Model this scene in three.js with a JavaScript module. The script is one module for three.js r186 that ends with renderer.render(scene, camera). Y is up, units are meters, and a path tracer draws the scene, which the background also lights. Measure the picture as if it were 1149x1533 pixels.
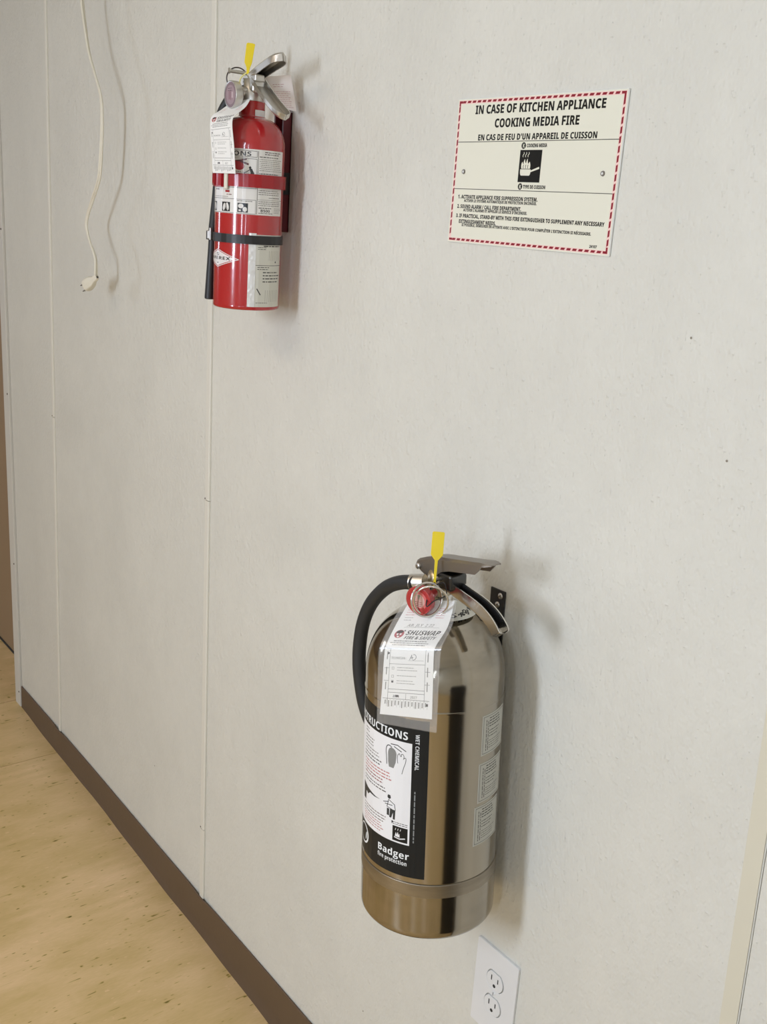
import * as THREE from 'three';
import { RoundedBoxGeometry } from 'three/addons/geometries/RoundedBoxGeometry.js';
import { mergeGeometries, toCreasedNormals } from 'three/addons/utils/BufferGeometryUtils.js';
import { RectAreaLightUniformsLib } from 'three/addons/lights/RectAreaLightUniformsLib.js';

// ---------------------------------------------------------------- camera, light, exposure
RectAreaLightUniformsLib.init();
const scene = new THREE.Scene();
scene.background = new THREE.Color(0.5, 0.56, 0.62);
const EYE = 1.535, DIST = 0.9;                     // the wall is the plane z = 0, the floor y = 0
const camera = new THREE.PerspectiveCamera(53.25, 1149 / 1533, 0.05, 40);
camera.position.set(0, EYE, DIST);
camera.up.set(-0.261, 0.9579, -0.1196);
camera.lookAt(-0.7551, EYE - 0.2798, DIST - 0.5928);
scene.add(camera);
const renderer = new THREE.WebGLRenderer({ antialias: true });
renderer.toneMapping = THREE.LinearToneMapping;
renderer.toneMappingExposure = 1.13;
renderer.shadowMap.enabled = true;

const ROOM = { left: -7, right: 2.3, front: 2.8, top: 2.42 };
const WINDOWS = [ // x centre, width: daylight windows in the wall opposite
  { x: -5.6, w: 0.9, power: 6.5 }, { x: -0.85, w: 0.4, power: 30 }, { x: 0.62, w: 0.24, power: 22 }, { x: 1.8, w: 0.22, power: 19 },
];
const SILL = 1.16, HEAD = 2.2, DAYCOLOR = [0.79, 0.895, 1.07];
function daylight(x, w, power) {
  const l = new THREE.RectAreaLight(new THREE.Color(...DAYCOLOR), power, w - 0.1, HEAD - SILL - 0.1);
  l.position.set(x, (SILL + HEAD) / 2, ROOM.front - 0.2);
  l.lookAt(x, 0.45, 0);                              // sky light comes down through the panes
  l.name = 'window_daylight'; scene.add(l);
}
for (const w of WINDOWS) daylight(w.x, w.w, w.power);
// a warm ceiling panel lamp, added to warm the upper wall (fitting built below)
const ADDED_LAMPS = [{ x: -1.5, z: 1.5, power: 6 }];
for (const p of ADDED_LAMPS) {
  const l = new THREE.RectAreaLight(new THREE.Color(1, 0.76, 0.54), p.power, 1.14, 0.24);
  l.position.set(p.x, ROOM.top - 0.062, p.z); l.lookAt(p.x, 0, p.z); l.name = 'added_warm_light'; scene.add(l);
}

// ---------------------------------------------------------------- helpers
let seed = 7;
const rnd = () => { seed = (seed + 0x6d2b79f5) | 0; let t = Math.imul(seed ^ (seed >>> 15), 1 | seed); t = (t + Math.imul(t ^ (t >>> 7), 61 | t)) ^ t; return ((t ^ (t >>> 14)) >>> 0) / 4294967296; };
const rr = (a, b) => a + (b - a) * rnd();
const V = (x, y, z) => new THREE.Vector3(x, y, z);
const used = {};
const numbered = (n) => { const k = used[n] = (used[n] ?? -1) + 1; return k ? n + '_' + String(k).padStart(3, '0') : n; };
function mesh(name, geo, mat, parent) {
  const m = new THREE.Mesh(geo, mat); m.name = numbered(name); m.castShadow = m.receiveShadow = true;
  parent.add(m); return m;
}
function thing(name, label, category, pos = [0, 0, 0]) {
  const g = new THREE.Group(); g.name = numbered(name); g.position.set(...pos); g.userData = { label, category }; scene.add(g); return g;
}
function struct(name, label) {
  const g = new THREE.Group(); g.name = name; g.userData = { kind: 'structure' }; if (label) g.userData.label = label; scene.add(g); return g;
}
const at = (geo, x = 0, y = 0, z = 0, rx = 0, ry = 0, rz = 0) => { geo.applyMatrix4(new THREE.Matrix4().compose(V(x, y, z), new THREE.Quaternion().setFromEuler(new THREE.Euler(rx, ry, rz)), V(1, 1, 1))); return geo; };
const box = (w, h, d, r = 0.002, s = 2) => new RoundedBoxGeometry(w, h, d, s, Math.min(r, w / 2.01, h / 2.01, d / 2.01));
const merge = (...gs) => mergeGeometries(gs.flat().map((g) => { const n = g.index ? g.toNonIndexed() : g; for (const k of Object.keys(n.attributes)) if (!['position', 'normal', 'uv'].includes(k)) n.deleteAttribute(k); return n; }));
const boxAt = (x0, x1, y0, y1, z0, z1, r = 0.001) => at(box(x1 - x0, y1 - y0, z1 - z0, r), (x0 + x1) / 2, (y0 + y1) / 2, (z0 + z1) / 2);
const lathe = (pts, seg = 96) => new THREE.LatheGeometry(pts.map((p) => new THREE.Vector2(Math.max(p[0], 1e-5), p[1])), seg);
const tube = (pts, r, seg = 80, rad = 14, closed = false) => new THREE.TubeGeometry(new THREE.CatmullRomCurve3(pts.map((p) => V(...p)), closed, 'centripetal'), seg, r, rad, closed);
const rod = (a, b, r, seg = 16) => { const A = V(...a), B = V(...b), d = B.clone().sub(A), g = new THREE.CylinderGeometry(r, r, d.length(), seg); g.applyQuaternion(new THREE.Quaternion().setFromUnitVectors(V(0, 1, 0), d.normalize())); g.translate((A.x + B.x) / 2, (A.y + B.y) / 2, (A.z + B.z) / 2); return g; };
// a cap on each rod end, turned to face along d
const facing = (geo, d, p) => { geo.applyQuaternion(new THREE.Quaternion().setFromUnitVectors(V(0, 0, 1), V(...d).normalize())); geo.translate(...p); return geo; };
const axial = (geo, d, p) => { geo.applyQuaternion(new THREE.Quaternion().setFromUnitVectors(V(0, 1, 0), V(...d).normalize())); geo.translate(...p); return geo; };
// piece of a cylinder's skin; angles in degrees from +z towards +x, with a little thickness
function skin(r, a0, a1, h0, h1, seg = 40, th = 0.0004, shape) {
  const pos = [], uv = [], idx = [], R = Math.PI / 180;
  const row = 2;
  for (let i = 0; i <= seg; i++) {
    const u = i / seg, a = (a0 + (a1 - a0) * u) * R;
    for (let j = 0; j < row; j++) {
      let h = j ? h1 : h0; if (shape) h = shape(u, j);
      pos.push((r + th) * Math.sin(a), h, (r + th) * Math.cos(a)); uv.push(u, shape ? (h - h0) / (h1 - h0) : j);
    }
    if (i < seg) { const k = i * 2; idx.push(k, k + 2, k + 1, k + 1, k + 2, k + 3); }
  }
  // thin edges going down to the body
  const n = pos.length / 3;
  for (let k = 0; k < n; k++) { const x = pos[k * 3], z = pos[k * 3 + 2], s = (r - 0.0002) / (r + th); pos.push(x * s, pos[k * 3 + 1], z * s); uv.push(uv[k * 2], uv[k * 2 + 1]); }
  for (let i = 0; i < seg; i++) { const k = i * 2; idx.push(k, n + k, k + 2, k + 2, n + k, n + k + 2, k + 1, k + 3, n + k + 1, k + 3, n + k + 3, n + k + 1); }
  idx.push(0, 1, n, 1, n + 1, n, n - 2, 2 * n - 2, n - 1, n - 1, 2 * n - 2, 2 * n - 1);
  const g = new THREE.BufferGeometry(); g.setAttribute('position', new THREE.Float32BufferAttribute(pos, 3)); g.setAttribute('uv', new THREE.Float32BufferAttribute(uv, 2)); g.setIndex(idx); g.computeVertexNormals();
  return toCreasedNormals(g, 0.6);
}
// a bent sheet through rows of [left, right] points, with thickness; v runs along the rows by length
function sheet(rows, th, sub = 8, cols = 6, smooth = true) {
  const L = new THREE.CatmullRomCurve3(rows.map((r) => V(...r[0])), false, 'centripetal'), Rr = new THREE.CatmullRomCurve3(rows.map((r) => V(...r[1])), false, 'centripetal');
  const n = (rows.length - 1) * sub, P = [], uv = [], idx = [];
  const pick = (c, ps, t) => { if (smooth) return c.getPoint(t); const k = Math.min(ps.length - 2, Math.floor(t * (ps.length - 1))), f = t * (ps.length - 1) - k; return V(...ps[k]).lerp(V(...ps[k + 1]), f); };
  const lp = rows.map((r) => r[0]), rp = rows.map((r) => r[1]);
  const len = [0]; let prev;
  for (let i = 0; i <= n; i++) { const m = pick(L, lp, i / n).lerp(pick(Rr, rp, i / n), 0.5); if (prev) len.push(len[i - 1] + m.distanceTo(prev)); prev = m; }
  for (let i = 0; i <= n; i++) { const a = pick(L, lp, i / n), b = pick(Rr, rp, i / n); for (let j = 0; j <= cols; j++) { P.push(a.clone().lerp(b, j / cols)); uv.push(j / cols, 1 - len[i] / len[n]); } }
  const W = cols + 1;
  for (let i = 0; i < n; i++) for (let j = 0; j < cols; j++) { const k = i * W + j; idx.push(k, k + W, k + 1, k + 1, k + W, k + W + 1); }
  const g = new THREE.BufferGeometry(); g.setAttribute('position', new THREE.Float32BufferAttribute(P.flatMap((p) => [p.x, p.y, p.z]), 3)); g.setAttribute('uv', new THREE.Float32BufferAttribute(uv, 2)); g.setIndex(idx); g.computeVertexNormals();
  if (!th) return g;
  const N = g.attributes.normal, back = P.map((p, k) => p.clone().addScaledVector(V(N.getX(k), N.getY(k), N.getZ(k)), -th)), all = P.concat(back), o = P.length;
  const id2 = idx.slice(); for (let k = 0; k < idx.length; k += 3) id2.push(idx[k] + o, idx[k + 2] + o, idx[k + 1] + o);
  const edge = []; for (let j = 0; j <= cols; j++) edge.push(j); for (let i = 1; i <= n; i++) edge.push(i * W + cols); for (let j = cols - 1; j >= 0; j--) edge.push(n * W + j); for (let i = n - 1; i > 0; i--) edge.push(i * W);
  for (let k = 0; k < edge.length; k++) { const a = edge[k], b = edge[(k + 1) % edge.length]; id2.push(a, b, a + o, b, b + o, a + o); }
  const h = new THREE.BufferGeometry(); h.setAttribute('position', new THREE.Float32BufferAttribute(all.flatMap((p) => [p.x, p.y, p.z]), 3)); h.setAttribute('uv', new THREE.Float32BufferAttribute(uv.concat(uv), 2)); h.setIndex(id2);
  return toCreasedNormals(h, 0.7);
}
// U-channel of bent sheet metal; stations [x, y, width, flange depth], flanges turned up (+1) or down (-1)
function channel(st, dir, th = 0.0016) {
  const rings = st.map(([x, y, w, d], i) => {
    const a = st[Math.max(0, i - 1)], b = st[Math.min(st.length - 1, i + 1)], t = V(b[0] - a[0], b[1] - a[1], 0).normalize(), n = V(-t.y, t.x, 0).multiplyScalar(dir);
    const p = (s, z) => V(x, y, z).addScaledVector(n, s), c = Math.min(0.003, d * 0.4, w * 0.3);
    const out = [p(d, -w / 2), p(c, -w / 2), p(0, -w / 2 + c), p(0, w / 2 - c), p(c, w / 2), p(d, w / 2)];
    const inn = [p(d, -w / 2 + th), p(c + th * 0.4, -w / 2 + th), p(th, -w / 2 + c + th * 0.4), p(th, w / 2 - c - th * 0.4), p(c + th * 0.4, w / 2 - th), p(d, w / 2 - th)];
    return out.concat(inn.reverse());
  });
  const m = 12, idx = [], pos = rings.flat().flatMap((p) => [p.x, p.y, p.z]);
  for (let i = 0; i < rings.length - 1; i++) for (let k = 0; k < m; k++) { const a = i * m + k, b = i * m + (k + 1) % m; idx.push(a, b, a + m, b, b + m, a + m); }
  for (const e of [0, rings.length - 1]) for (let k = 0; k < 5; k++) { const a = e * m + k, b = a + 1, c = e * m + 11 - k, d = c - 1; if (e) idx.push(a, b, c, b, d, c); else idx.push(a, c, b, b, c, d); }
  const g = new THREE.BufferGeometry(); g.setAttribute('position', new THREE.Float32BufferAttribute(pos, 3)); g.setIndex(idx);
  const o = toCreasedNormals(g, 0.65); o.setAttribute('uv', new THREE.Float32BufferAttribute(new Float32Array(o.attributes.position.count * 2), 2)); return o;
}
const outline = (pts) => { const s = new THREE.Shape(); pts.forEach((p, i) => (i ? s.lineTo(...p) : s.moveTo(...p))); return s; };
const slab = (pts, depth, bevel = 0.0004) => new THREE.ExtrudeGeometry(outline(pts), { depth: depth - 2 * bevel, bevelEnabled: bevel > 0, bevelSize: bevel, bevelThickness: bevel, bevelSegments: 2, curveSegments: 12 });

// ---------------------------------------------------------------- textures
function canvasTex(w, h, draw) {
  const c = document.createElement('canvas'); c.width = w; c.height = h; const x = c.getContext('2d'); draw(x, w, h);
  const t = new THREE.CanvasTexture(c); t.colorSpace = THREE.SRGBColorSpace; t.anisotropy = 8; return t;
}
// text set to an exact width
function txt(c, s, x, y, size, w, o = {}) {
  c.save(); c.fillStyle = o.color ?? '#1c1b18'; c.font = (o.style ? o.style + ' ' : '') + (o.bold === false ? '' : 'bold ') + size + 'px ' + (o.font ?? 'sans-serif'); c.textBaseline = 'alphabetic';
  const m = c.measureText(s).width; c.translate(x, y); if (o.turn) c.rotate(o.turn); if (w) c.scale(w / m, 1); if (o.align === 'center') c.translate(-m / 2, 0); if (o.align === 'right') c.translate(-m, 0);
  c.fillText(s, 0, 0); if (o.heavy) { c.strokeStyle = c.fillStyle; c.lineWidth = o.heavy; c.lineJoin = 'round'; c.strokeText(s, 0, 0); } c.restore();
}
// rows of print too small to read in the photograph
function greek(c, x, y, w, lines, lead, size, color = '#3a3936', jag = 0.25) {
  c.fillStyle = color;
  for (let i = 0; i < lines; i++) { let p = x; const end = x + w * (1 - rnd() * jag); while (p < end) { const l = size * rr(0.8, 3.4); c.fillRect(p, y + i * lead, Math.min(l, end - p), size * 0.62); p += l + size * 0.55; } }
}
const noiseTex = (n, f) => { const d = new Uint8Array(n * n * 4); for (let y = 0; y < n; y++) for (let x = 0; x < n; x++) { const v = f(x / n, y / n); const k = (y * n + x) * 4; if (Array.isArray(v)) { d[k] = v[0]; d[k + 1] = v[1]; d[k + 2] = v[2]; } else d[k] = d[k + 1] = d[k + 2] = v; d[k + 3] = 255; } const t = new THREE.DataTexture(d, n, n); t.wrapS = t.wrapT = THREE.RepeatWrapping; t.magFilter = THREE.LinearFilter; t.minFilter = THREE.LinearMipmapLinearFilter; t.generateMipmaps = true; t.needsUpdate = true; return t; };
// tileable value noise
function valueNoise(px, py) {
  const g = new Float32Array(px * py).map(() => rnd());
  return (u, v) => { const x = ((u % 1) + 1) % 1 * px, y = ((v % 1) + 1) % 1 * py, x0 = Math.floor(x) % px, y0 = Math.floor(y) % py, fx = x - Math.floor(x), fy = y - Math.floor(y), s = (t) => t * t * (3 - 2 * t), a = g[y0 * px + x0], b = g[y0 * px + (x0 + 1) % px], c = g[((y0 + 1) % py) * px + x0], d = g[((y0 + 1) % py) * px + (x0 + 1) % px]; return (a + (b - a) * s(fx)) * (1 - s(fy)) + (c + (d - c) * s(fx)) * s(fy); };
}
const clamp = (v, a, b) => Math.min(b, Math.max(a, v));

// ---------------------------------------------------------------- materials
const std = (color, roughness = 0.5, more = {}) => new THREE.MeshPhysicalMaterial({ color: Array.isArray(color) ? new THREE.Color(...color) : color, roughness, ...more });
const metal = (color, roughness, more = {}) => std(color, roughness, { metalness: 1, ...more });
const nA = valueNoise(90, 60), nB = valueNoise(200, 130), nC = valueNoise(7, 6), nD = valueNoise(23, 17);
const wallBump = noiseTex(1024, (u, v) => { const s = nB(u, v), k = nA(u, v); return clamp(120 * k + 90 * s + (s > 0.93 && k > 0.55 ? 90 : 0), 0, 255); });
const wallMap = noiseTex(512, (u, v) => { const t = 0.5 * nC(u, v) + 0.3 * nD(u, v) + 0.2 * nA(u, v); const k = 0.965 + 0.05 * t; return [238 * k, 236 * k, 229 * k]; });
wallMap.colorSpace = THREE.SRGBColorSpace;
const tile = (t, x, y) => { const c = t.clone(); c.repeat.set(x, y); c.needsUpdate = true; return c; };
const M = {
  wall: std([0.86, 0.858, 0.828], 0.52, { map: tile(wallMap, 1, 1), bumpMap: tile(wallBump, 2.2, 2.2), bumpScale: 0.0012, specularIntensity: 0.6 }),
  batten: std([0.76, 0.735, 0.65], 0.5),
  tape: std([0.7, 0.66, 0.53], 0.55),
  trim: std([0.68, 0.66, 0.6], 0.5),
  nail: std([0.12, 0.1, 0.08], 0.6),
  dark: std([0.03, 0.028, 0.025], 0.8),
  tan: std([0.33, 0.225, 0.13], 0.6),
  base: std([0.125, 0.08, 0.047], 0.48, { bumpMap: tile(wallBump, 1, 1), bumpScale: 0.0002 }),
  ceiling: std([0.78, 0.76, 0.7], 0.9),
  white: std([0.8, 0.8, 0.79], 0.4),
  red: std([0.45, 0.013, 0.017], 0.18, { clearcoat: 1, clearcoatRoughness: 0.03 }),
  redDark: std([0.11, 0.008, 0.014], 0.4),
  redStrap: std([0.36, 0.011, 0.017], 0.22),
  black: std([0.018, 0.018, 0.019], 0.42),
  rubber: std([0.02, 0.021, 0.022], 0.55),
  alu: metal([0.62, 0.6, 0.56], 0.36),
  chrome: metal([0.68, 0.66, 0.62], 0.2),
  steel: metal([0.34, 0.315, 0.29], 0.45),
  valve: metal([0.3, 0.29, 0.27], 0.3),
  brassy: metal([0.6, 0.52, 0.38], 0.32),
  yellow: std([0.86, 0.66, 0.015], 0.4),
  paleYellow: std([0.82, 0.76, 0.3], 0.45),
  cream: std([0.78, 0.74, 0.62], 0.45),
  paper: std([0.84, 0.84, 0.82], 0.55),
  plastic: std([1, 1, 1], 0.2, { transmission: 0.9, thickness: 0, ior: 1.45, side: THREE.DoubleSide }),
  glass: std([1, 1, 1], 0.03, { transmission: 1, thickness: 0, ior: 1.45 }),
};
M.wall.side = THREE.FrontSide;
// floor: tan sheet vinyl with short dark flecks that run across the wall's direction
const fN = valueNoise(40, 8), fM = valueNoise(9, 7), fF = valueNoise(260, 60), fG = valueNoise(30, 30);
const floorMap = noiseTex(1024, (u, v) => {
  let k = 0.93 + 0.09 * fM(u, v) + 0.05 * fN(u, v) + 0.03 * (fF(u, v) - 0.5);
  const a = fF(u * 0.73 + 0.2, v * 0.6), b = fG(u, v);
  if (a > 0.87 && b > 0.5) k -= (a - 0.87) * 4.5 * clamp((b - 0.5) * 5, 0, 1);
  if (a < 0.06 && b < 0.45) k += 0.06;
  return [clamp(221 * k, 0, 255), clamp(191 * k, 0, 255), clamp(140 * k * k, 0, 255)];
});
floorMap.colorSpace = THREE.SRGBColorSpace;
M.floor = std([1, 1, 1], 0.3, { map: floorMap, specularIntensity: 0.6 });
// worn stainless: fingerprints and rub marks in the gloss, faint stains in the tone
const sA = valueNoise(14, 9), sB = valueNoise(60, 40), sC = valueNoise(5, 90);
const steelRough = noiseTex(512, (u, v) => clamp(22 + 12 * sA(u, v) + 7 * sB(u, v), 0, 255));
const steelTone = noiseTex(512, (u, v) => { const k = 0.88 + 0.1 * sA(u + 0.3, v) + 0.04 * sB(u, v); return [225 * k, 217 * k, 203 * k]; });
steelTone.colorSpace = THREE.SRGBColorSpace;
M.stainless = metal([0.55, 0.54, 0.52], 1, { roughnessMap: steelRough, map: steelTone });
M.stainlessDull = metal([0.5, 0.48, 0.45], 0.42, { map: steelTone });

// ---------------------------------------------------------------- the room
function panel(pts, depth, parent) { // wall panel, uv in metres
  const g = slab(pts, depth, 0.0006); g.translate(0, 0, -depth + 0.0006);
  return mesh('wall_panel', g, M.wall, parent);
}
const wallBack = struct('wall_back', 'pale cream panelled wall');
const seamX = (y) => -0.4613 + (y - 0.716) * -0.0306;      // the open seam at the right leans a little
const T = ROOM.top;
panel([[-2.86, 0], [-2.539, 0], [-2.5, T], [-2.86, T]].map(([x, y]) => [x, y]), 0.009, wallBack);
panel([[-2.5385, 0], [-1.6895, 0], [-1.6995, T], [-2.4995, T]], 0.009, wallBack);
panel([[-1.689, 0], [seamX(0) - 0.001, 0], [seamX(T) - 0.001, T], [-1.699, T]], 0.009, wallBack);
panel([[seamX(0) + 0.0009, 0], [ROOM.right, 0], [ROOM.right, T], [seamX(T) + 0.0009, T]], 0.009, wallBack);
for (const [x, y] of [[-0.652, EYE - 0.1024], [-0.5875, EYE - 0.2183], [-1.93, EYE - 1.245], [-1.11, EYE - 1.30]]) mesh('nail_mark', at(new THREE.SphereGeometry(0.0013, 10, 6).scale(1, 1, 0.35), x, y, 0.0006), std([0.3, 0.26, 0.2], 0.6), wallBack);
mesh('wall_backing', boxAt(-2.86, ROOM.right, 0, T, -0.1, -0.0095), M.dark, wallBack);
// battens over the joints, each of a few lengths with a nail at the joint
const battenGeo = (w, h) => { const s = new THREE.Shape(); s.moveTo(-w / 2, 0); s.lineTo(w / 2, 0); s.lineTo(w / 2, 0.0022); s.quadraticCurveTo(w / 2, 0.0042, w / 2 - 0.003, 0.0046); s.lineTo(-w / 2 + 0.003, 0.0046); s.quadraticCurveTo(-w / 2, 0.0042, -w / 2, 0.0022); s.closePath(); const g = new THREE.ExtrudeGeometry(s, { depth: h, bevelEnabled: false }); g.rotateX(-Math.PI / 2); g.rotateY(0); return at(g, 0, 0, 0, 0, Math.PI, 0).scale(1, 1, 1); };
function battens(name, x0, x1, w, cuts) {
  const g = struct(name); g.position.set(x0, 0, 0.0002);
  g.rotation.z = -Math.atan2(x1 - x0, T);
  for (let i = 0; i < cuts.length - 1; i++) {
    const b = mesh('batten', battenGeo(w, cuts[i + 1] - cuts[i] - 0.0016), M.batten, g); b.position.y = cuts[i];
    if (i) mesh('nail', at(new THREE.SphereGeometry(0.0022, 10, 8), -w / 2 + 0.003, cuts[i] + 0.002, 0.0036), M.nail, g);
  }
}
battens('trim_1', -2.5385, -2.499, 0.012, [0.095, 0.988, T]);
battens('trim_2', -1.6885, -1.7, 0.0165, [0.093, 0.263, 0.986, T]);
// yellowed tape beside the open seam
{ const g = struct('trim_3', 'yellowed strip beside the open seam'); const x = (y) => seamX(y) - 0.0022; mesh('seam_strip', at(slab([[x(0) - 0.017, 0], [x(0), 0], [x(T), T], [x(T) - 0.0255, T]], 0.0012, 0.0003), 0, 0, 0.0004), M.tape, g); }
// corner trim at the wall's end
{ const g = struct('trim_4', 'pale corner trim at the end of the wall');
  mesh('corner_strip', boxAt(-2.907, -2.8635, 0.004, T, -0.1, 0.0065, 0.0015), M.trim, g);
  for (const y of [1.43, 0.985, 0.482, 0.07]) mesh('nail', at(new THREE.SphereGeometry(0.0028, 10, 8), -2.872, y, 0.006), M.nail, g); }
// the passage wall beyond it, set back
{ const g = struct('wall_left', 'tan passage wall beyond the corner trim'); mesh('wall_face', boxAt(ROOM.left, -2.86, 0, T, -0.2, -0.1), M.tan, g); mesh('floor_strip', boxAt(ROOM.left, -2.91, 0, 0.03, -0.1, -0.096), M.dark, g);
  mesh('end_face', boxAt(ROOM.left - 0.1, ROOM.left, 0, T, -0.2, ROOM.front + 0.1), M.tan, g); }
{ const g = struct('wall_right'); mesh('wall_face', boxAt(ROOM.right, ROOM.right + 0.1, 0, T, -0.1, ROOM.front + 0.1), M.wall, g); }
// wall opposite with its windows
{ const g = struct('wall_front'); const f = ROOM.front; let x = ROOM.left;
  for (const w of WINDOWS) { mesh('wall_face', boxAt(x, w.x - w.w / 2, 0, T, f, f + 0.1), M.wall, g); mesh('wall_face', boxAt(w.x - w.w / 2, w.x + w.w / 2, 0, SILL, f, f + 0.1), M.wall, g); mesh('wall_face', boxAt(w.x - w.w / 2, w.x + w.w / 2, HEAD, T, f, f + 0.1), M.wall, g); x = w.x + w.w / 2; }
  mesh('wall_face', boxAt(x, ROOM.right, 0, T, f, f + 0.1), M.wall, g); }
WINDOWS.forEach((w, i) => { const g = struct('window_' + (i + 1)), f = ROOM.front, a = w.x - w.w / 2, b = w.x + w.w / 2;
  const pane = std([0.1, 0.1, 0.1], 0.2, { emissive: new THREE.Color(...DAYCOLOR), emissiveIntensity: 3 });
  mesh('window_pane', boxAt(a + 0.03, b - 0.03, SILL + 0.03, HEAD - 0.03, f + 0.03, f + 0.036), pane, g);
  mesh('window_frame', merge(boxAt(a, a + 0.045, SILL, HEAD, f - 0.012, f + 0.06), boxAt(b - 0.045, b, SILL, HEAD, f - 0.012, f + 0.06), boxAt(a, b, SILL, SILL + 0.045, f - 0.012, f + 0.06), boxAt(a, b, HEAD - 0.045, HEAD, f - 0.012, f + 0.06)), M.white, g);
  mesh('window_sill', boxAt(a - 0.04, b + 0.04, SILL - 0.03, SILL, f - 0.06, f + 0.02), M.white, g); });
{ const g = struct('ceiling'); mesh('ceiling_board', boxAt(ROOM.left - 0.1, ROOM.right + 0.1, T, T + 0.1, -0.2, ROOM.front + 0.1), M.ceiling, g); }
ADDED_LAMPS.forEach((p, i) => { const g = thing('added_ceiling_lamp', 'added unseen ceiling lamp that warms the upper wall', 'lamp', [p.x, T, p.z]);  // added fitting, out of view, for the warm light
  mesh('added_lamp_housing', at(box(1.26, 0.05, 0.34, 0.01), 0, -0.025, 0), M.white, g);
  mesh('added_lamp_diffuser', at(box(1.18, 0.01, 0.28, 0.004), 0, -0.054, 0), std([0.8, 0.8, 0.78], 0.6, { emissive: new THREE.Color(1, 0.84, 0.66), emissiveIntensity: 0.9 }), g); });
// floor: three sheets that meet in two open seams
{ const g = struct('floor', 'tan vinyl floor with dark flecks');
  const cut = [ROOM.left, -2.909, -2.552, ROOM.right], gap = [0.007, 0.003, 0];   // the old floor rises a little towards the passage
  for (let i = 0; i < 3; i++) { const s = new THREE.BoxGeometry(cut[i + 1] - cut[i] - gap[i], 0.02, ROOM.front + 0.1, 60, 1, 1); at(s, (cut[i] + cut[i + 1] - gap[i]) / 2, -0.01, ROOM.front / 2 - 0.05); const q = s.attributes.position; for (let k = 0; k < q.count; k++) q.setY(k, q.getY(k) + clamp((-1.3 - q.getX(k)) * 0.0155, 0, 0.024)); s.computeVertexNormals(); const m = mesh('floor_sheet', s, M.floor, g);
    const p = m.geometry.attributes.position, u = m.geometry.attributes.uv; for (let k = 0; k < p.count; k++) u.setXY(k, p.getX(k) / 0.62 + i * 0.37, p.getZ(k) / 0.62); }
  mesh('subfloor', boxAt(ROOM.left - 0.1, ROOM.right + 0.1, -0.1, -0.021, -0.2, ROOM.front + 0.1), M.dark, g); }
// cove baseboard, a little wavy, lifting at the battens
{ const g = struct('baseboard_back', 'brown vinyl baseboard');
  const len = [[-2.858, -0.38], [-0.379, ROOM.right - 0.01]];
  for (const [a, b] of len) {
    const n = 120, pos = [], uv = [], idx = [], prof = [[0, 0.0005], [0, 0.0945], [0.0022, 0.0952], [0.0032, 0.0935], [0.0034, 0.03], [0.0052, 0.014], [0.0105, 0.004], [0.0125, 0.0005]];
    for (let i = 0; i <= n; i++) { const x = a + (b - a) * i / n, bump = 0.0045 * Math.exp(-(((x + 1.689) / 0.05) ** 2)) + 0.0045 * Math.exp(-(((x + 2.538) / 0.04) ** 2)), wav = 0.0012 * Math.sin(x * 9) + 0.0008 * Math.sin(x * 23);
      for (const [z, y] of prof) { const k = y / 0.0945; pos.push(x, y + (y > 0.05 ? 0.0015 * Math.sin(x * 5 + 1) + bump * 0.2 : 0), z + 0.0006 + Math.max(0, bump * k + (wav + 0.0015) * (1 - k * 0.7))); uv.push(x, y); } }
    const m = prof.length; for (let i = 0; i < n; i++) for (let k = 0; k < m - 1; k++) { const p = i * m + k; idx.push(p, p + m, p + 1, p + 1, p + m, p + m + 1); }
    for (const e of [0, n]) for (let k = 1; k < m - 1; k++) { const p = e * m; if (e) idx.push(p, p + k + 1, p + k); else idx.push(p, p + k, p + k + 1); }
    const q = new THREE.BufferGeometry(); q.setAttribute('position', new THREE.Float32BufferAttribute(pos, 3)); q.setAttribute('uv', new THREE.Float32BufferAttribute(uv, 2)); q.setIndex(idx.reverse());
    const mm = toCreasedNormals(q, 0.5); mesh('baseboard_length', mm, M.base, g);
  } }

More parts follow.
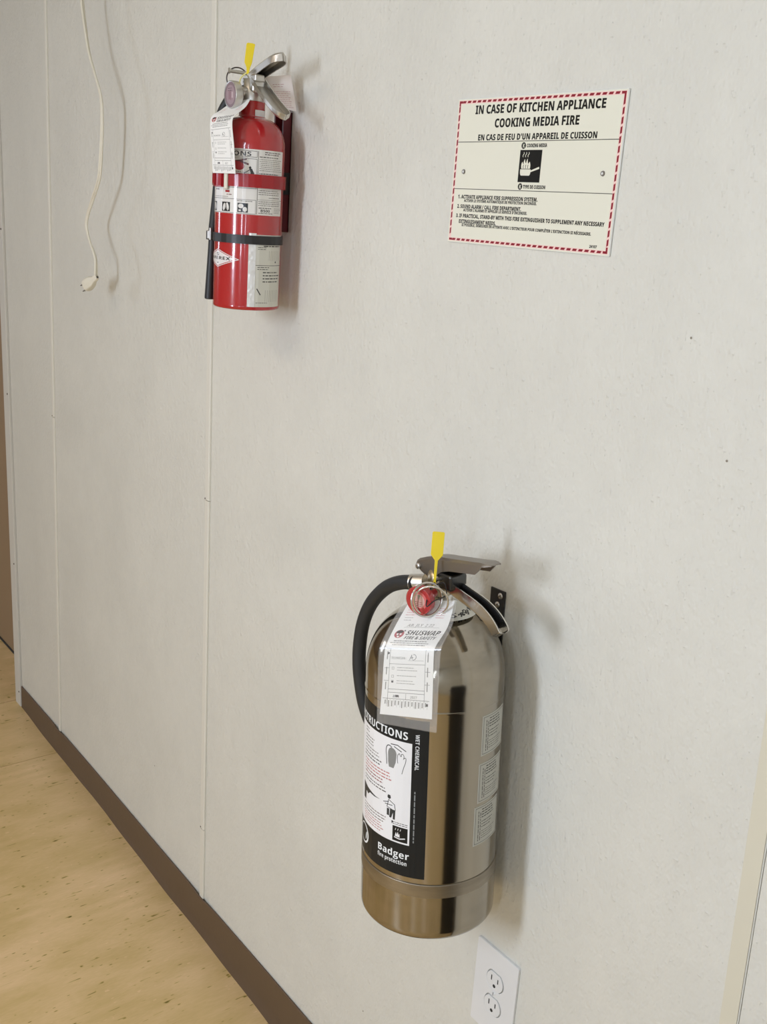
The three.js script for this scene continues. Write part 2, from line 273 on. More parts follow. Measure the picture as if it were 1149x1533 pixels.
// ---------------------------------------------------------------- warning sign
{ const W = 273, Hh = 172, S = 6;
  const print = canvasTex(W * S, Hh * S, (c) => {
    c.scale(S, S); c.fillStyle = '#e9e7d6'; c.fillRect(0, 0, W, Hh);
    c.fillStyle = '#f6d3cb'; c.fillRect(1.6, 1.3, W - 3.2, 4.2); c.fillRect(1.6, Hh - 5.6, W - 3.2, 4.2); c.fillRect(1.6, 1.3, 4.2, Hh - 2.6); c.fillRect(W - 5.8, 1.3, 4.2, Hh - 2.6);
    c.fillStyle = '#8f2733';
    const dash = (x, y, l, t, h) => { c.beginPath(); if (h) { c.moveTo(x + 1.1, y); c.lineTo(x + l + 1.1, y); c.lineTo(x + l - 0.3, y + t); c.lineTo(x - 0.3, y + t); } else { c.moveTo(x, y + 1.1); c.lineTo(x, y + l + 1.1); c.lineTo(x + t, y + l - 0.3); c.lineTo(x + t, y - 0.3); } c.fill(); };
    for (let k = 0; k < 28; k++) { dash(8 + k * 9.15, 2, 6.1, 2.6, true); dash(8 + k * 9.15, Hh - 4.8, 6.1, 2.6, true); }
    for (let k = 0; k < 16; k++) { dash(2.3, 8 + k * 9.75, 7, 2.5, false); dash(W - 5, 8 + k * 9.75, 7, 2.5, false); }
    c.fillRect(2.3, 2, 6, 2.6); c.fillRect(2.3, 2, 2.5, 6); c.fillRect(W - 9, 2, 6.6, 2.6); c.fillRect(W - 5, 2, 2.5, 7); c.fillRect(W - 9, Hh - 4.8, 6.6, 2.6); c.fillRect(W - 5, Hh - 9, 2.5, 6); c.fillRect(2.3, Hh - 4.8, 6, 2.6);
    c.fillStyle = '#e9e7d6'; c.fillRect(5.8, 5.6, W - 11.6, Hh - 11.4);
    txt(c, 'IN CASE OF KITCHEN APPLIANCE', 33, 18.3, 13.4, 211.5, { heavy: 0.45 }); txt(c, 'COOKING MEDIA FIRE', 69.6, 34.4, 13.4, 138.5, { heavy: 0.45 }); txt(c, "EN CAS DE FEU D'UN APPAREIL DE CUISSON", 41.4, 48.2, 9.2, 195.4, { heavy: 0.35 });
    c.fillStyle = '#4b4a42'; c.fillRect(5, 49.9, 263, 0.75); c.fillRect(5, 106, 263, 0.75);
    const kk = (x, y) => { c.fillStyle = '#1c1b18'; c.beginPath(); c.arc(x, y, 3.7, 0, 7); c.fill(); txt(c, 'K', x, y + 2.3, 6.4, 3.6, { color: '#e9e7d6', align: 'center' }); };
    kk(123.6, 55.4); kk(124, 101.6);
    txt(c, 'COOKING MEDIA', 128.7, 57.4, 5.4, 33, { heavy: 0.3 }); txt(c, 'TYPE DE CUISSON', 129, 103.6, 5.4, 37, { heavy: 0.3 });
    // pan on fire
    c.fillStyle = '#1a1916'; c.fillRect(118.9, 60.4, 36.2, 36.2);
    c.fillStyle = '#e9e7d6'; c.beginPath(); c.moveTo(121.5, 82); c.lineTo(139, 82); c.quadraticCurveTo(139.5, 88, 137, 89.2); c.lineTo(123.5, 89.2); c.quadraticCurveTo(121, 88, 121.5, 82); c.fill();
    c.beginPath(); c.moveTo(139, 83.2); c.lineTo(152.5, 79); c.lineTo(153, 81.4); c.lineTo(139, 85.2); c.fill();
    c.beginPath(); c.moveTo(123, 81.4); c.quadraticCurveTo(121.5, 75, 124.5, 73.5); c.quadraticCurveTo(125, 76, 126.3, 76.3); c.quadraticCurveTo(126, 71.5, 128.2, 70.5); c.quadraticCurveTo(129, 75.5, 130.4, 75); c.quadraticCurveTo(130.8, 71, 132.6, 70); c.quadraticCurveTo(132.8, 75, 134.4, 76); c.quadraticCurveTo(135, 74, 136.2, 73.4); c.quadraticCurveTo(138.8, 77, 137.4, 81.4); c.fill();
    c.strokeStyle = '#1a1916'; c.lineWidth = 0.7; for (const x of [126.5, 130.3, 134]) { c.beginPath(); c.moveTo(x, 81); c.quadraticCurveTo(x - 1, 78.5, x + 0.3, 77); c.stroke(); }
    c.strokeStyle = '#e9e7d6'; c.lineWidth = 0.9; for (const x of [124.6, 128.8, 133]) { c.beginPath(); c.moveTo(x, 68.4); c.quadraticCurveTo(x - 1.4, 66.6, x + 0.4, 65.4); c.quadraticCurveTo(x + 1.7, 64.2, x + 0.6, 62.8); c.stroke(); }
    txt(c, '1. ACTIVATE APPLIANCE FIRE SUPPRESSION SYSTEM.', 13.5, 117.6, 6, 142, { heavy: 0.3 }); txt(c, "ACTIVER LE SYSTÈME AUTOMATIQUE DE PROTECTION INCENDIE.", 25.6, 122.2, 4.6, 129, { heavy: 0.24 });
    txt(c, '2. SOUND ALARM / CALL FIRE DEPARTMENT.', 13.3, 129.2, 6, 116.5, { heavy: 0.3 }); txt(c, "ACTIVER L'ALARME ET APPELER LE SERVICE D'INCENDIE.", 25.6, 133.8, 4.6, 114.8, { heavy: 0.24 });
    txt(c, '3. IF PRACTICAL, STAND-BY WITH THIS FIRE EXTINGUISHER TO SUPPLEMENT ANY NECESSARY', 12.5, 140.8, 6, 249, { heavy: 0.3 }); txt(c, 'EXTINGUISHMENT NEEDS.', 18.4, 147.6, 6, 69.5, { heavy: 0.3 }); txt(c, "SI POSSIBLE, DEMEURER EN ATTENTE AVEC L'EXTINCTEUR POUR COMPLÉTER L'EXTINCTION SI NÉCESSAIRE.", 24.6, 152, 4.6, 219.5, { heavy: 0.24 });
    txt(c, '24107', 243.4, 164.8, 4.2, 11.2, { heavy: 0.2 });
  });
  const g = thing('warning_sign', 'white plastic kitchen fire instruction sign with red dashed border and two screws', 'sign', [-0.9095, 1.592, 0]);
  mesh('sign_board', at(box(0.274, 0.173, 0.0024, 0.0008), 0, 0, 0.0015), M.paper, g);
  const face = mesh('sign_print', at(new THREE.PlaneGeometry(0.2728, 0.1718), 0, 0, 0.00285), std([1, 1, 1], 0.35, { map: print, specularIntensity: 0.5 }), g);
  for (const x of [20.6, 250.8]) { const s = mesh('screw', merge(at(new THREE.CylinderGeometry(0.0026, 0.0031, 0.0014, 24), -0.1365 + x / 1000, 0.086 - 0.0856, 0.0034, Math.PI / 2)), metal([0.32, 0.3, 0.28], 0.4), g); mesh('screw_slot', at(box(0.0024, 0.0024, 0.0004, 0.0001), -0.1365 + x / 1000, 0.086 - 0.0856, 0.0041, 0, 0, 0.5), M.paper, s); }
}

// ---------------------------------------------------------------- shared prints
// service tag: 67 mm wide, the upper part with the shop's name, the lower with the boxes
function tagPrint(flip) {
  return canvasTex(670, 1420, (c) => {
    c.scale(10, 10); c.fillStyle = '#f4f3ef'; c.fillRect(0, 0, 67, 142); if (flip) c.translate(0, 7);
    greek(c, 6, 12, 12, 3, 3.2, 1.1, '#c98a86', 0.1); greek(c, 47, 10, 13, 5, 2.9, 1.1, '#cf7f80', 0.2); greek(c, 7, 22, 11, 2, 3, 1, '#9a9996', 0.2);
    if (!flip) { txt(c, 'AB. JLY  2 22', 15, 33.8, 4.6, 34, { bold: false, style: 'italic', font: 'serif', color: '#55544f' }); c.fillStyle = '#8c8b86'; c.fillRect(12, 34.6, 45, 0.3); }
    // round red and black emblem
    c.fillStyle = '#b9565b'; c.beginPath(); c.ellipse(10.5, 44, 6, 5.6, 0, 0, 7); c.fill(); c.fillStyle = '#2c2224'; c.beginPath(); c.ellipse(10.2, 41, 4.4, 2.1, -0.1, 0, 7); c.fill(); c.fillStyle = '#f4f3ef'; for (const [x, y, r] of [[8.4, 44.4, 1.3], [12.4, 44.2, 1.3], [10.4, 47.4, 1.5]]) { c.beginPath(); c.arc(x, y, r, 0, 7); c.fill(); } c.fillStyle = '#2c2224'; c.beginPath(); c.ellipse(10.4, 45.8, 1.2, 0.8, 0, 0, 7); c.fill(); c.beginPath(); c.ellipse(16, 39.4, 1, 0.9, 0, 0, 7); c.fill();
    txt(c, 'SHUSWAP', 18.5, 45, 8.6, 43, { style: 'italic' }); txt(c, 'FIRE & SAFETY', 19, 51, 5.6, 41, { style: 'italic' });
    greek(c, 8, 53, 46, 1, 3, 1.4, '#3f3e3b', 0.05); greek(c, 4, 55.6, 54, 1, 3, 1.2, '#4b4a46', 0.05); greek(c, 8, 58, 46, 1, 3, 1.3, '#3f3e3b', 0.05);
    c.fillStyle = '#63625d'; const ln = (x, y, w, h) => c.fillRect(x, y, w, h);
    ln(2, 62.5, 60, 0.5); ln(8, 62.5, 0.45, 66); ln(56, 62.5, 0.45, 66); ln(8, 80, 48, 0.4); ln(8, 110, 48, 0.5); ln(8, 114, 48, 0.5); ln(2, 121.5, 61, 0.5); ln(2, 85, 6, 0.4); ln(2, 100, 6, 0.4); ln(56, 88, 7, 0.4); ln(56, 103, 7, 0.4); ln(32, 114, 0.4, 7.5);
    txt(c, 'TECHNICIAN :', 10, 74.6, 3.4, 21, { bold: false, color: '#55544f' }); c.strokeStyle = '#2b2b33'; c.lineWidth = 0.5; c.beginPath(); c.moveTo(35, 75); c.lineTo(37.6, 69.4); c.lineTo(38.4, 74.6); c.moveTo(35.6, 72.8); c.lineTo(40, 72.2); c.moveTo(39.6, 68.8); c.bezierCurveTo(45, 68, 45, 75, 39.4, 75); c.stroke(); ln(33, 75.6, 21, 0.25);
    for (const [y, n] of [[84, 2], [93.6, 1], [99.6, 2]]) { c.strokeStyle = '#77766f'; c.lineWidth = 0.35; c.strokeRect(12, y, 2.6, 2.6); greek(c, 19, y, 27, n, 3, 1.2, '#9b9a95', 0.35); }
    c.fillStyle = '#26262c'; c.beginPath(); c.arc(13.2, 101.4, 1.2, 0, 7); c.fill(); c.beginPath(); c.arc(6, 68, 1.3, 0, 7); c.fill(); c.fillRect(59, 125, 2.4, 3);
    txt(c, '2026', 15, 119.4, 3.8, 8.5, { color: '#3a3936' }); c.fillStyle = '#26262c'; c.fillRect(18.6, 117, 4, 2.2); txt(c, '2027', 38, 119.4, 3.8, 9, { bold: false, color: '#55544f' });
    c.fillStyle = '#85847e'; for (let k = 0; k < 13; k++) { c.fillRect(5 + k * 4.4, 123.6 + (k % 3) * 0.3, 1.3, 5 + (k * 7 % 4)); c.fillRect(7.6 + k * 4.4, 122.5, 0.25, 9); }
    for (let k = 0; k < 3; k++) { c.fillRect(4, 66 + k * 18, 1.2, 9); c.fillRect(59, 66 + k * 17, 1.2, 11); }
  });
}

// ---------------------------------------------------------------- big stainless extinguisher
const AX1 = V(-0.0542, 1, 0.0116).normalize();
{ const g = thing('fire_extinguisher', 'large stainless steel wet chemical fire extinguisher with black hose and instruction label', 'fire extinguisher', [-0.874, EYE - 0.8848, 0.0947]);
  g.quaternion.setFromUnitVectors(V(0, 1, 0), AX1);
  const r = 0.089;
  // tank with a weld ridge and a tall dome
  const prof = [[0.0885, 0.0795], [r, 0.0815], [r, 0.3105], [r + 0.0007, 0.3118], [r + 0.0007, 0.3132], [r, 0.3145]];
  for (let k = 0; k <= 26; k++) { const t = k / 26 * Math.PI / 2 * 0.985; prof.push([0.0 + r * Math.pow(Math.cos(t), 0.86), 0.333 + 0.088 * Math.sin(t)]); }
  const tankProf = prof.filter((p) => p[0] > 0.026); tankProf.push([0.026, tankProf.at(-1)[1] + 0.001]);
  mesh('tank', lathe(tankProf, 128), M.stainless, g);
  mesh('tank_skirt', lathe([[0.0001, 0.012], [0.06, 0.010], [0.078, 0.004], [0.084, 0.0005], [0.0875, 0.0012], [0.0893, 0.005], [0.0897, 0.012], [0.0897, 0.0605], [0.0897, 0.061]], 128), M.stainless, g);
  mesh('weld_band', lathe([[0.0894, 0.0606], [0.0899, 0.0612], [0.0899, 0.0782], [0.0893, 0.079], [0.088, 0.0792]], 128), M.stainlessDull, g);
  // instruction label
  const label = canvasTex(1030, 1504, (c) => { // 147 mm x 214.8 mm at 7 px per mm
    c.scale(7, 7); c.fillStyle = '#1d1f20'; c.fillRect(0, 0, 148, 215);
    txt(c, 'INSTRUCTIONS', 16.3, 28.4, 14.3, 105, { color: '#eef0f0' });
    c.fillStyle = '#efeeee'; c.fillRect(4, 31.6, 122.6, 139);
    greek(c, 42, 36, 13, 2, 4.2, 2.2, '#77736f'); greek(c, 42, 46, 25, 3, 4.2, 2.1, '#6d6966', 0.15); greek(c, 42, 60, 37, 2, 4.2, 2.1, '#85807c', 0.1);
    greek(c, 40, 69, 42, 2, 4.4, 2.5, '#55514e', 0.1); greek(c, 42, 79, 58, 3, 4.2, 2.3, '#bb6f6e', 0.08); greek(c, 42, 92, 44, 2, 4.2, 2.4, '#8b4f50', 0.1); greek(c, 42, 102, 52, 2, 4.2, 2.3, '#55514e', 0.1); greek(c, 42, 141, 50, 3, 4, 2.1, '#7b6d6a', 0.12); greek(c, 42, 153, 46, 4, 3.6, 2, '#bd8482', 0.15);
    // hand squeezing the lever
    c.fillStyle = '#8b8b88'; c.beginPath(); c.moveTo(93.5, 64); c.lineTo(93, 51); c.quadraticCurveTo(94, 45, 97.5, 44); c.lineTo(100.5, 44); c.quadraticCurveTo(105, 45, 106, 51); c.lineTo(105, 62); c.lineTo(102, 70.5); c.lineTo(95, 70.5); c.closePath(); c.fill();
    c.strokeStyle = '#3c3c3a'; c.lineWidth = 1.1; c.beginPath(); c.moveTo(99, 43.5); c.bezierCurveTo(91, 38, 88.5, 46, 90.5, 56); c.lineTo(91.5, 68); c.stroke(); c.beginPath(); c.moveTo(97, 39); c.lineTo(107, 38); c.lineTo(119, 43.5); c.moveTo(102, 41); c.lineTo(113, 45.5); c.stroke();
    c.lineWidth = 0.7; c.beginPath(); c.moveTo(108, 62); c.bezierCurveTo(106, 53, 108, 49, 110, 48.5); c.bezierCurveTo(112, 53, 113, 53, 113, 48.5); c.bezierCurveTo(115, 47.5, 117, 49, 116, 54); c.bezierCurveTo(120, 49, 120, 56, 116.5, 65); c.lineTo(114, 75); c.stroke();
    // jet and standing user
    c.fillStyle = '#3a3b3b'; c.beginPath(); c.moveTo(38, 114); c.lineTo(52, 118); c.lineTo(72, 121); c.lineTo(81, 121); c.lineTo(70, 122.6); c.lineTo(58, 122.5); c.lineTo(53, 127); c.lineTo(47, 125); c.lineTo(46, 138); c.lineTo(38, 138); c.closePath(); c.fill();
    c.beginPath(); c.arc(96.6, 111.4, 2.6, 0, 7); c.fill(); c.fillRect(94.6, 108.6, 4, 1.8); c.strokeStyle = '#3a3b3b'; c.lineWidth = 0.9; c.beginPath(); c.moveTo(96, 115); c.lineTo(105, 119.5); c.lineTo(106.5, 127); c.moveTo(96, 115); c.lineTo(93.5, 125.5); c.lineTo(105, 128); c.moveTo(96, 118); c.lineTo(87, 121); c.moveTo(102, 121.5); c.lineTo(90, 122.5); c.stroke();
    c.beginPath(); c.moveTo(98.5, 127); c.lineTo(106.5, 127); c.lineTo(106, 140); c.lineTo(103, 140); c.lineTo(103, 131); c.lineTo(100.5, 139); c.lineTo(97.5, 139); c.closePath(); c.fill(); c.fillRect(93.4, 127.5, 3.8, 9.5);
    greek(c, 101, 142.6, 24, 2, 2.5, 1.4, '#55514e', 0.1); c.fillStyle = '#2a2b2c'; c.beginPath(); c.arc(102.4, 143.4, 1.4, 0, 7); c.fill();
    c.fillStyle = '#1a1b1b'; c.fillRect(103, 148, 21.1, 20.4);
    c.strokeStyle = '#efeeee'; c.lineWidth = 1.5; c.beginPath(); c.moveTo(105.6, 163.4); c.lineTo(113, 164.6); c.lineTo(121, 162.4); c.stroke(); c.fillStyle = '#efeeee'; c.beginPath(); c.moveTo(106.5, 162); c.lineTo(108, 156); c.lineTo(109.3, 159.4); c.lineTo(110.8, 155); c.lineTo(112, 159.4); c.lineTo(113.2, 157); c.lineTo(113.6, 162.6); c.closePath(); c.fill(); c.lineWidth = 0.8; for (const x of [107, 110.5, 114]) { c.beginPath(); c.moveTo(x, 153.6); c.lineTo(x + 0.8, 150.6); c.stroke(); }
    // right margin
    txt(c, 'WET CHEMICAL', 130.2, 18.4, 6.8, 47.7, { color: '#e6e8e8', turn: Math.PI / 2 });
    c.save(); c.translate(132.6, 95); c.rotate(Math.PI / 2); greek(c, 0, 0, 72, 1, 3, 2.5, '#8f9292', 0.02); c.restore();
    // emblem disc at the left and the maker's name
    c.fillStyle = '#eceeee'; c.beginPath(); c.ellipse(42, 188, 14.6, 14, 0, 0, 7); c.fill(); c.fillStyle = '#1d1f20'; c.beginPath(); c.ellipse(41, 188, 12.4, 12, 0, 0, 7); c.fill(); c.fillStyle = '#c9cccc'; c.beginPath(); c.ellipse(49.5, 189, 2.2, 6.4, 0.3, 0, 7); c.fill();
    txt(c, 'Badger', 78.2, 191.4, 13.4, 48.8, { color: '#f0f2f2' }); txt(c, 'fire protection', 78.8, 199.6, 8.2, 45.6, { color: '#e6e8e8' });
  });
  mesh('instruction_label', skin(r, -48, 46.5, 0.0872, 0.302, 64), std([1, 1, 1], 0.42, { map: label, specularIntensity: 0.5 }), g).userData.label = 'black and white instruction label';
  // three inspection stickers on the right flank
  const sticker = canvasTex(512, 512, (c) => { c.fillStyle = '#c4c3ba'; c.fillRect(0, 0, 512, 512); c.strokeStyle = '#3a3935'; c.lineWidth = 5; c.strokeRect(22, 22, 468, 468); greek(c, 130, 50, 300, 4, 34, 20, '#3a3935', 0.4); greek(c, 130, 210, 260, 3, 36, 18, '#55544e', 0.5); greek(c, 130, 340, 330, 4, 30, 14, '#6a6962', 0.3); c.save(); c.translate(70, 460); c.rotate(-Math.PI / 2); greek(c, 0, 0, 400, 2, 34, 18, '#3a3935', 0.2); c.restore(); c.fillStyle = '#9b9a92'; for (let k = 0; k < 9; k++) c.fillRect(300 + k * 18, 240, 3, 180); });
  for (const [a, h0, h1] of [[91.5, 0.248, 0.3015], [90, 0.184, 0.2378], [87.5, 0.125, 0.1792]]) mesh('inspection_sticker', skin(r, a, a + 33, h0, h1, 16), std([1, 1, 1], 0.45, { map: sticker, specularIntensity: 0.5 }), g);
  // neck, service collar, valve
  mesh('neck_ring', lathe([[0.026, 0.4165], [0.0275, 0.4175], [0.0275, 0.4225], [0.022, 0.4235], [0.0185, 0.4245], [0.0185, 0.436], [0.001, 0.436]], 64), M.chrome, g);
  const collar = canvasTex(512, 512, (c) => { c.fillStyle = '#e4e3da'; c.fillRect(0, 0, 512, 512); c.strokeStyle = '#2d2c29'; c.lineWidth = 9; for (let k = 0; k < 22; k++) { const a = 0.5 + k * 0.286, x = 256 + 208 * Math.cos(a), y = 256 + 208 * Math.sin(a); c.save(); c.translate(x, y); c.rotate(a + 1.57); c.beginPath(); c.moveTo(-30, rr(-10, 24)); for (let q = 0; q < 3; q++) c.quadraticCurveTo(rr(-34, 34), rr(-34, 34), rr(-30, 34), rr(-26, 26)); c.stroke(); c.beginPath(); c.arc(rr(-16, 16), rr(-16, 16), rr(4, 9), 0, rr(3, 6)); c.stroke(); c.restore(); } });
  { const cg = new THREE.RingGeometry(0.0195, 0.05, 40, 3, -1.25, 2.5); cg.rotateX(-Math.PI / 2); const p = cg.attributes.position; for (let k = 0; k < p.count; k++) { const q = Math.hypot(p.getX(k), p.getZ(k)); p.setY(k, 0.4245 - 0.22 * (q - 0.0195) - 6 * Math.max(0, q - 0.03) ** 2); } cg.computeVertexNormals(); const col = mesh('service_collar', cg, std([1, 1, 1], 0.5, { map: collar, side: THREE.DoubleSide }), g); col.userData.label = 'white paper collar'; }
  mesh('valve_body', merge(lathe([[0.0165, 0.435], [0.0175, 0.437], [0.0175, 0.455], [0.015, 0.458], [0.013, 0.468], [0.0001, 0.4685]], 40), at(box(0.042, 0.02, 0.021, 0.004), 0.002, 0.4545, 0), rod([0.004, 0.4505, 0.008], [0.0165, 0.444, 0.036], 0.0072)), M.brassy, g);
  mesh('valve_housing', merge(at(box(0.024, 0.021, 0.028, 0.004), 0.026, 0.459, 0), at(box(0.03, 0.012, 0.022, 0.003), 0.006, 0.4655, 0)), metal([0.1, 0.1, 0.1], 0.3), g);
  // carrying handle: trough, open upwards, closed and rounded at its end
  const low = []; { const path = new THREE.CatmullRomCurve3([V(0.014, 0.446, 0), V(0.05, 0.438, 0), V(0.08, 0.4305, 0), V(0.096, 0.4225, 0), V(0.105, 0.415, 0), V(0.108, 0.411, 0)]); for (let k = 0; k <= 28; k++) { const t = k / 28, p = path.getPoint(t), e = t > 0.84 ? Math.sqrt(Math.max(0, 1 - ((t - 0.84) / 0.16) ** 2)) : 1; low.push([p.x, p.y, Math.max(0.0045, 0.0175 * e), 0.0155 + 0.0015 * Math.sin(t * 3)]); } }
  const lower = mesh('carrying_handle', channel(low, 1, 0.0017), M.chrome, g);
  mesh('trough_shade', channel(low.slice(2, 22).map(([x, y, w, d], i) => [x + 0.0004, y + 0.002, w - 0.0038, i > 17 ? 0.004 : d - 0.003]), 1, 0.0008), M.black, lower).userData.label = 'added black insert for the dark reflection inside the trough';  // black insert paints the dark reflection inside the trough
  mesh('handle_slot', at(box(0.0075, 0.003, 0.0008, 0.0003), 0.033, 0.4525, -0.0056, 0, 0, -0.25), M.paper, lower);
  // squeeze lever: channel, open downwards, with deeper cheeks at the pivot
  const up = [[-0.033, 0.4715, 0.022, 0.010], [-0.027, 0.4755, 0.024, 0.0165], [-0.012, 0.481, 0.026, 0.026], [0.004, 0.4855, 0.026, 0.0235], [0.016, 0.4875, 0.026, 0.018], [0.03, 0.4895, 0.026, 0.0155], [0.06, 0.494, 0.026, 0.0145], [0.076, 0.4965, 0.026, 0.0145], [0.084, 0.498, 0.026, 0.009], [0.088, 0.4985, 0.026, 0.005], [0.094, 0.4985, 0.024, 0.0035], [0.1005, 0.499, 0.016, 0.002]];
  const lever = mesh('squeeze_lever', channel(up, -1, 0.0016), M.steel, g);
  mesh('rivet', merge(rod([-0.025, 0.4665, -0.0145], [-0.025, 0.4665, 0.0148], 0.0035), at(new THREE.SphereGeometry(0.0042, 20, 10).scale(1, 1, 0.45), -0.025, 0.4665, 0.0142)), M.alu, lever);
  // gauge
  const dial = canvasTex(256, 256, (c) => { c.fillStyle = '#b4252c'; c.fillRect(0, 0, 256, 256); c.fillStyle = '#d8706d'; c.beginPath(); c.arc(128, 128, 92, 0, 7); c.fill(); c.fillStyle = '#dfb2a9'; c.beginPath(); c.arc(128, 128, 66, 0, 7); c.fill(); c.strokeStyle = '#b4252c'; c.lineWidth = 14; c.beginPath(); c.arc(128, 128, 84, 0.8, 2.6); c.stroke(); c.fillStyle = '#9fa08c'; c.beginPath(); c.moveTo(128, 128); c.arc(128, 128, 60, -1.9, -1.2); c.fill(); greek(c, 84, 140, 88, 3, 18, 9, '#8c4a48', 0.3); c.strokeStyle = '#6a3a38'; c.lineWidth = 4; c.beginPath(); c.moveTo(128, 140); c.lineTo(140, 76); c.stroke(); });
  { const d = V(0.3, -0.05, 0.95).normalize(), c = [0.0245, 0.4425, 0.0495], q = (o) => [c[0] + d.x * o, c[1] + d.y * o, c[2] + d.z * o];
    const ga = mesh('gauge', merge(axial(lathe([[0.0001, -0.007], [0.0165, -0.007], [0.018, -0.005], [0.018, 0.0035], [0.0168, 0.0042], [0.0162, 0.003], [0.0001, 0.003]], 48), d.toArray(), c), rod(q(-0.03), q(-0.006), 0.006)), std([0.5, 0.05, 0.05], 0.25, { clearcoat: 0.5 }), g);
    mesh('gauge_dial', facing(new THREE.CircleGeometry(0.0164, 40), d.toArray(), q(0.0033)), std([1, 1, 1], 0.4, { map: dial }), ga);
    mesh('gauge_glass', facing(new THREE.CircleGeometry(0.0168, 40), d.toArray(), q(0.0041)), M.glass, ga); }
  // pull pin with ring, tamper seal and wire
  const pin = mesh('pull_pin', merge(rod([0.019, 0.4615, -0.018], [0.019, 0.4615, 0.024], 0.0022)), M.alu, g);
  { const d = V(0.9, 0.12, 0.2).normalize(); mesh('pin_ring', facing(new THREE.TorusGeometry(0.0205, 0.0014, 10, 64), d.toArray(), [0.0345, 0.4455, 0.0475]), M.chrome, pin);
    mesh('pin_ring', facing(new THREE.TorusGeometry(0.0205, 0.0013, 10, 64), V(0.72, -0.2, 0.7).normalize().toArray(), [0.0385, 0.4435, 0.044]), M.chrome, pin); }
  // yellow seal: flag with a neck and thin tail
  { const s = new THREE.Shape(); s.moveTo(-0.0068, 0.0005); s.lineTo(-0.0068, 0.0265); s.quadraticCurveTo(-0.0068, 0.0283, -0.0052, 0.0283); s.lineTo(0.0058, 0.0283); s.quadraticCurveTo(0.0072, 0.0283, 0.0072, 0.0268); s.lineTo(0.0072, 0.0005); s.lineTo(0.0017, -0.0065); s.lineTo(0.0013, -0.038); s.lineTo(-0.0009, -0.038); s.lineTo(-0.0013, -0.0065); s.closePath();
    const q = new THREE.ExtrudeGeometry(s, { depth: 0.0012, bevelEnabled: true, bevelSize: 0.0004, bevelThickness: 0.0004, bevelSegments: 2 }); facing(q, [0.757, 0.1, 0.654], [0.0205, 0.4935, 0.0225]); mesh('tamper_seal', q, M.yellow, g).userData.label = 'yellow plastic tamper seal'; }
  mesh('seal_wire', tube([[0.021, 0.461, 0.02], [0.0265, 0.458, 0.034], [0.043, 0.4405, 0.0545], [0.0455, 0.4465, 0.0455], [0.0455, 0.449, 0.029], [0.036, 0.451, 0.018], [0.028, 0.459, 0.016], [0.022, 0.455, 0.028]], 0.0008, 80, 6), M.black, g);
  // hose
  mesh('hose', tube([[-0.004, 0.4535, 0.034], [-0.0271, 0.4482, 0.035], [-0.0588, 0.433, 0.035], [-0.0914, 0.4023, 0.035], [-0.109, 0.3701, 0.035], [-0.1165, 0.3357, 0.035], [-0.1172, 0.3081, 0.035], [-0.1143, 0.2815, 0.034], [-0.1085, 0.254, 0.032], [-0.1025, 0.2331, 0.028], [-0.0995, 0.2161, 0.022], [-0.0985, 0.17, 0.008], [-0.0985, 0.1, 0]], 0.0092, 140, 20), M.rubber, g);
  mesh('hose_nozzle', lathe([[0.0001, 0.105], [0.0098, 0.104], [0.0108, 0.1], [0.0108, 0.075], [0.009, 0.07], [0.0082, 0.048], [0.0068, 0.046], [0.006, 0.05], [0.0001, 0.052]], 28).translate(-0.101, 0, 0), M.black, g);
  mesh('hose_fitting', merge(rod([0.004, 0.4548, 0.026], [-0.0125, 0.4525, 0.0345], 0.0102, 24)), M.alu, g);
  // service tag in its clear sleeve
  const tagMat = std([1, 1, 1], 0.5, { map: tagPrint(false) });
  const tag = mesh('service_tag', sheet([[[0.002, 0.435, 0.047], [0.0488, 0.442, 0.015]], [[0.0085, 0.410, 0.0735], [0.062, 0.418, 0.0365]], [[0.0146, 0.389, 0.0925], [0.0705, 0.3985, 0.0632]], [[0.0146, 0.380, 0.0942], [0.0717, 0.3905, 0.0651]], [[0.013, 0.34, 0.0951], [0.0719, 0.35, 0.065]], [[0.0108, 0.3007, 0.096], [0.0722, 0.3093, 0.0648]]], 0.0004, 8, 8), tagMat, g); tag.userData.label = 'white printed service tag';
  const off = (p, o) => [p[0] + 0.454 * o, p[1], p[2] + 0.891 * o];
  for (const o of [0.0006, -0.0011]) mesh('tag_sleeve', sheet([[[-0.003, 0.4345, 0.0505], [0.051, 0.442, 0.014]], [[0.0026, 0.4092, 0.0774], [0.066, 0.4188, 0.0336]], [[0.0079, 0.388, 0.0958], [0.0785, 0.401, 0.0598]], [[0.0079, 0.3795, 0.0976], [0.0789, 0.392, 0.0614]], [[0.0074, 0.2885, 0.0978], [0.0779, 0.2932, 0.0619]]].map((q) => q.map((p) => off(p, o))), 0, 8, 6), M.plastic, tag);
}
// its bracket on the wall
{ const g = thing('wall_bracket', 'black steel wall plate with two screws behind the stainless extinguisher handle', 'bracket', [-0.8893, EYE - 0.4972, 0]);
  g.rotation.z = 0.03;
  mesh('back_plate', at(box(0.027, 0.075, 0.0026, 0.0008), 0, -0.0005, 0.0014), M.black, g);
  mesh('hook_arm', merge(at(box(0.026, 0.0025, 0.062, 0.0008), 0, -0.034, 0.031), at(box(0.0055, 0.0025, 0.028, 0.0008), -0.0215, -0.034, 0.07, 0, 0.3), at(box(0.0055, 0.0025, 0.03, 0.0008), 0.0205, -0.034, 0.07, 0, -0.3), at(box(0.05, 0.0025, 0.012, 0.0008), 0, -0.034, 0.06)), M.black, g);
  for (const [x, y] of [[0.0055, 0.0295], [0.0012, 0.0165]]) { const s = mesh('screw', at(new THREE.SphereGeometry(0.0042, 20, 10).scale(1, 1, 0.5), x, y, 0.0027), M.alu, g); mesh('screw_slot', at(box(0.005, 0.0009, 0.0006, 0.0002), x, y, 0.0048, 0, 0, 0.7), M.dark, s); }
}

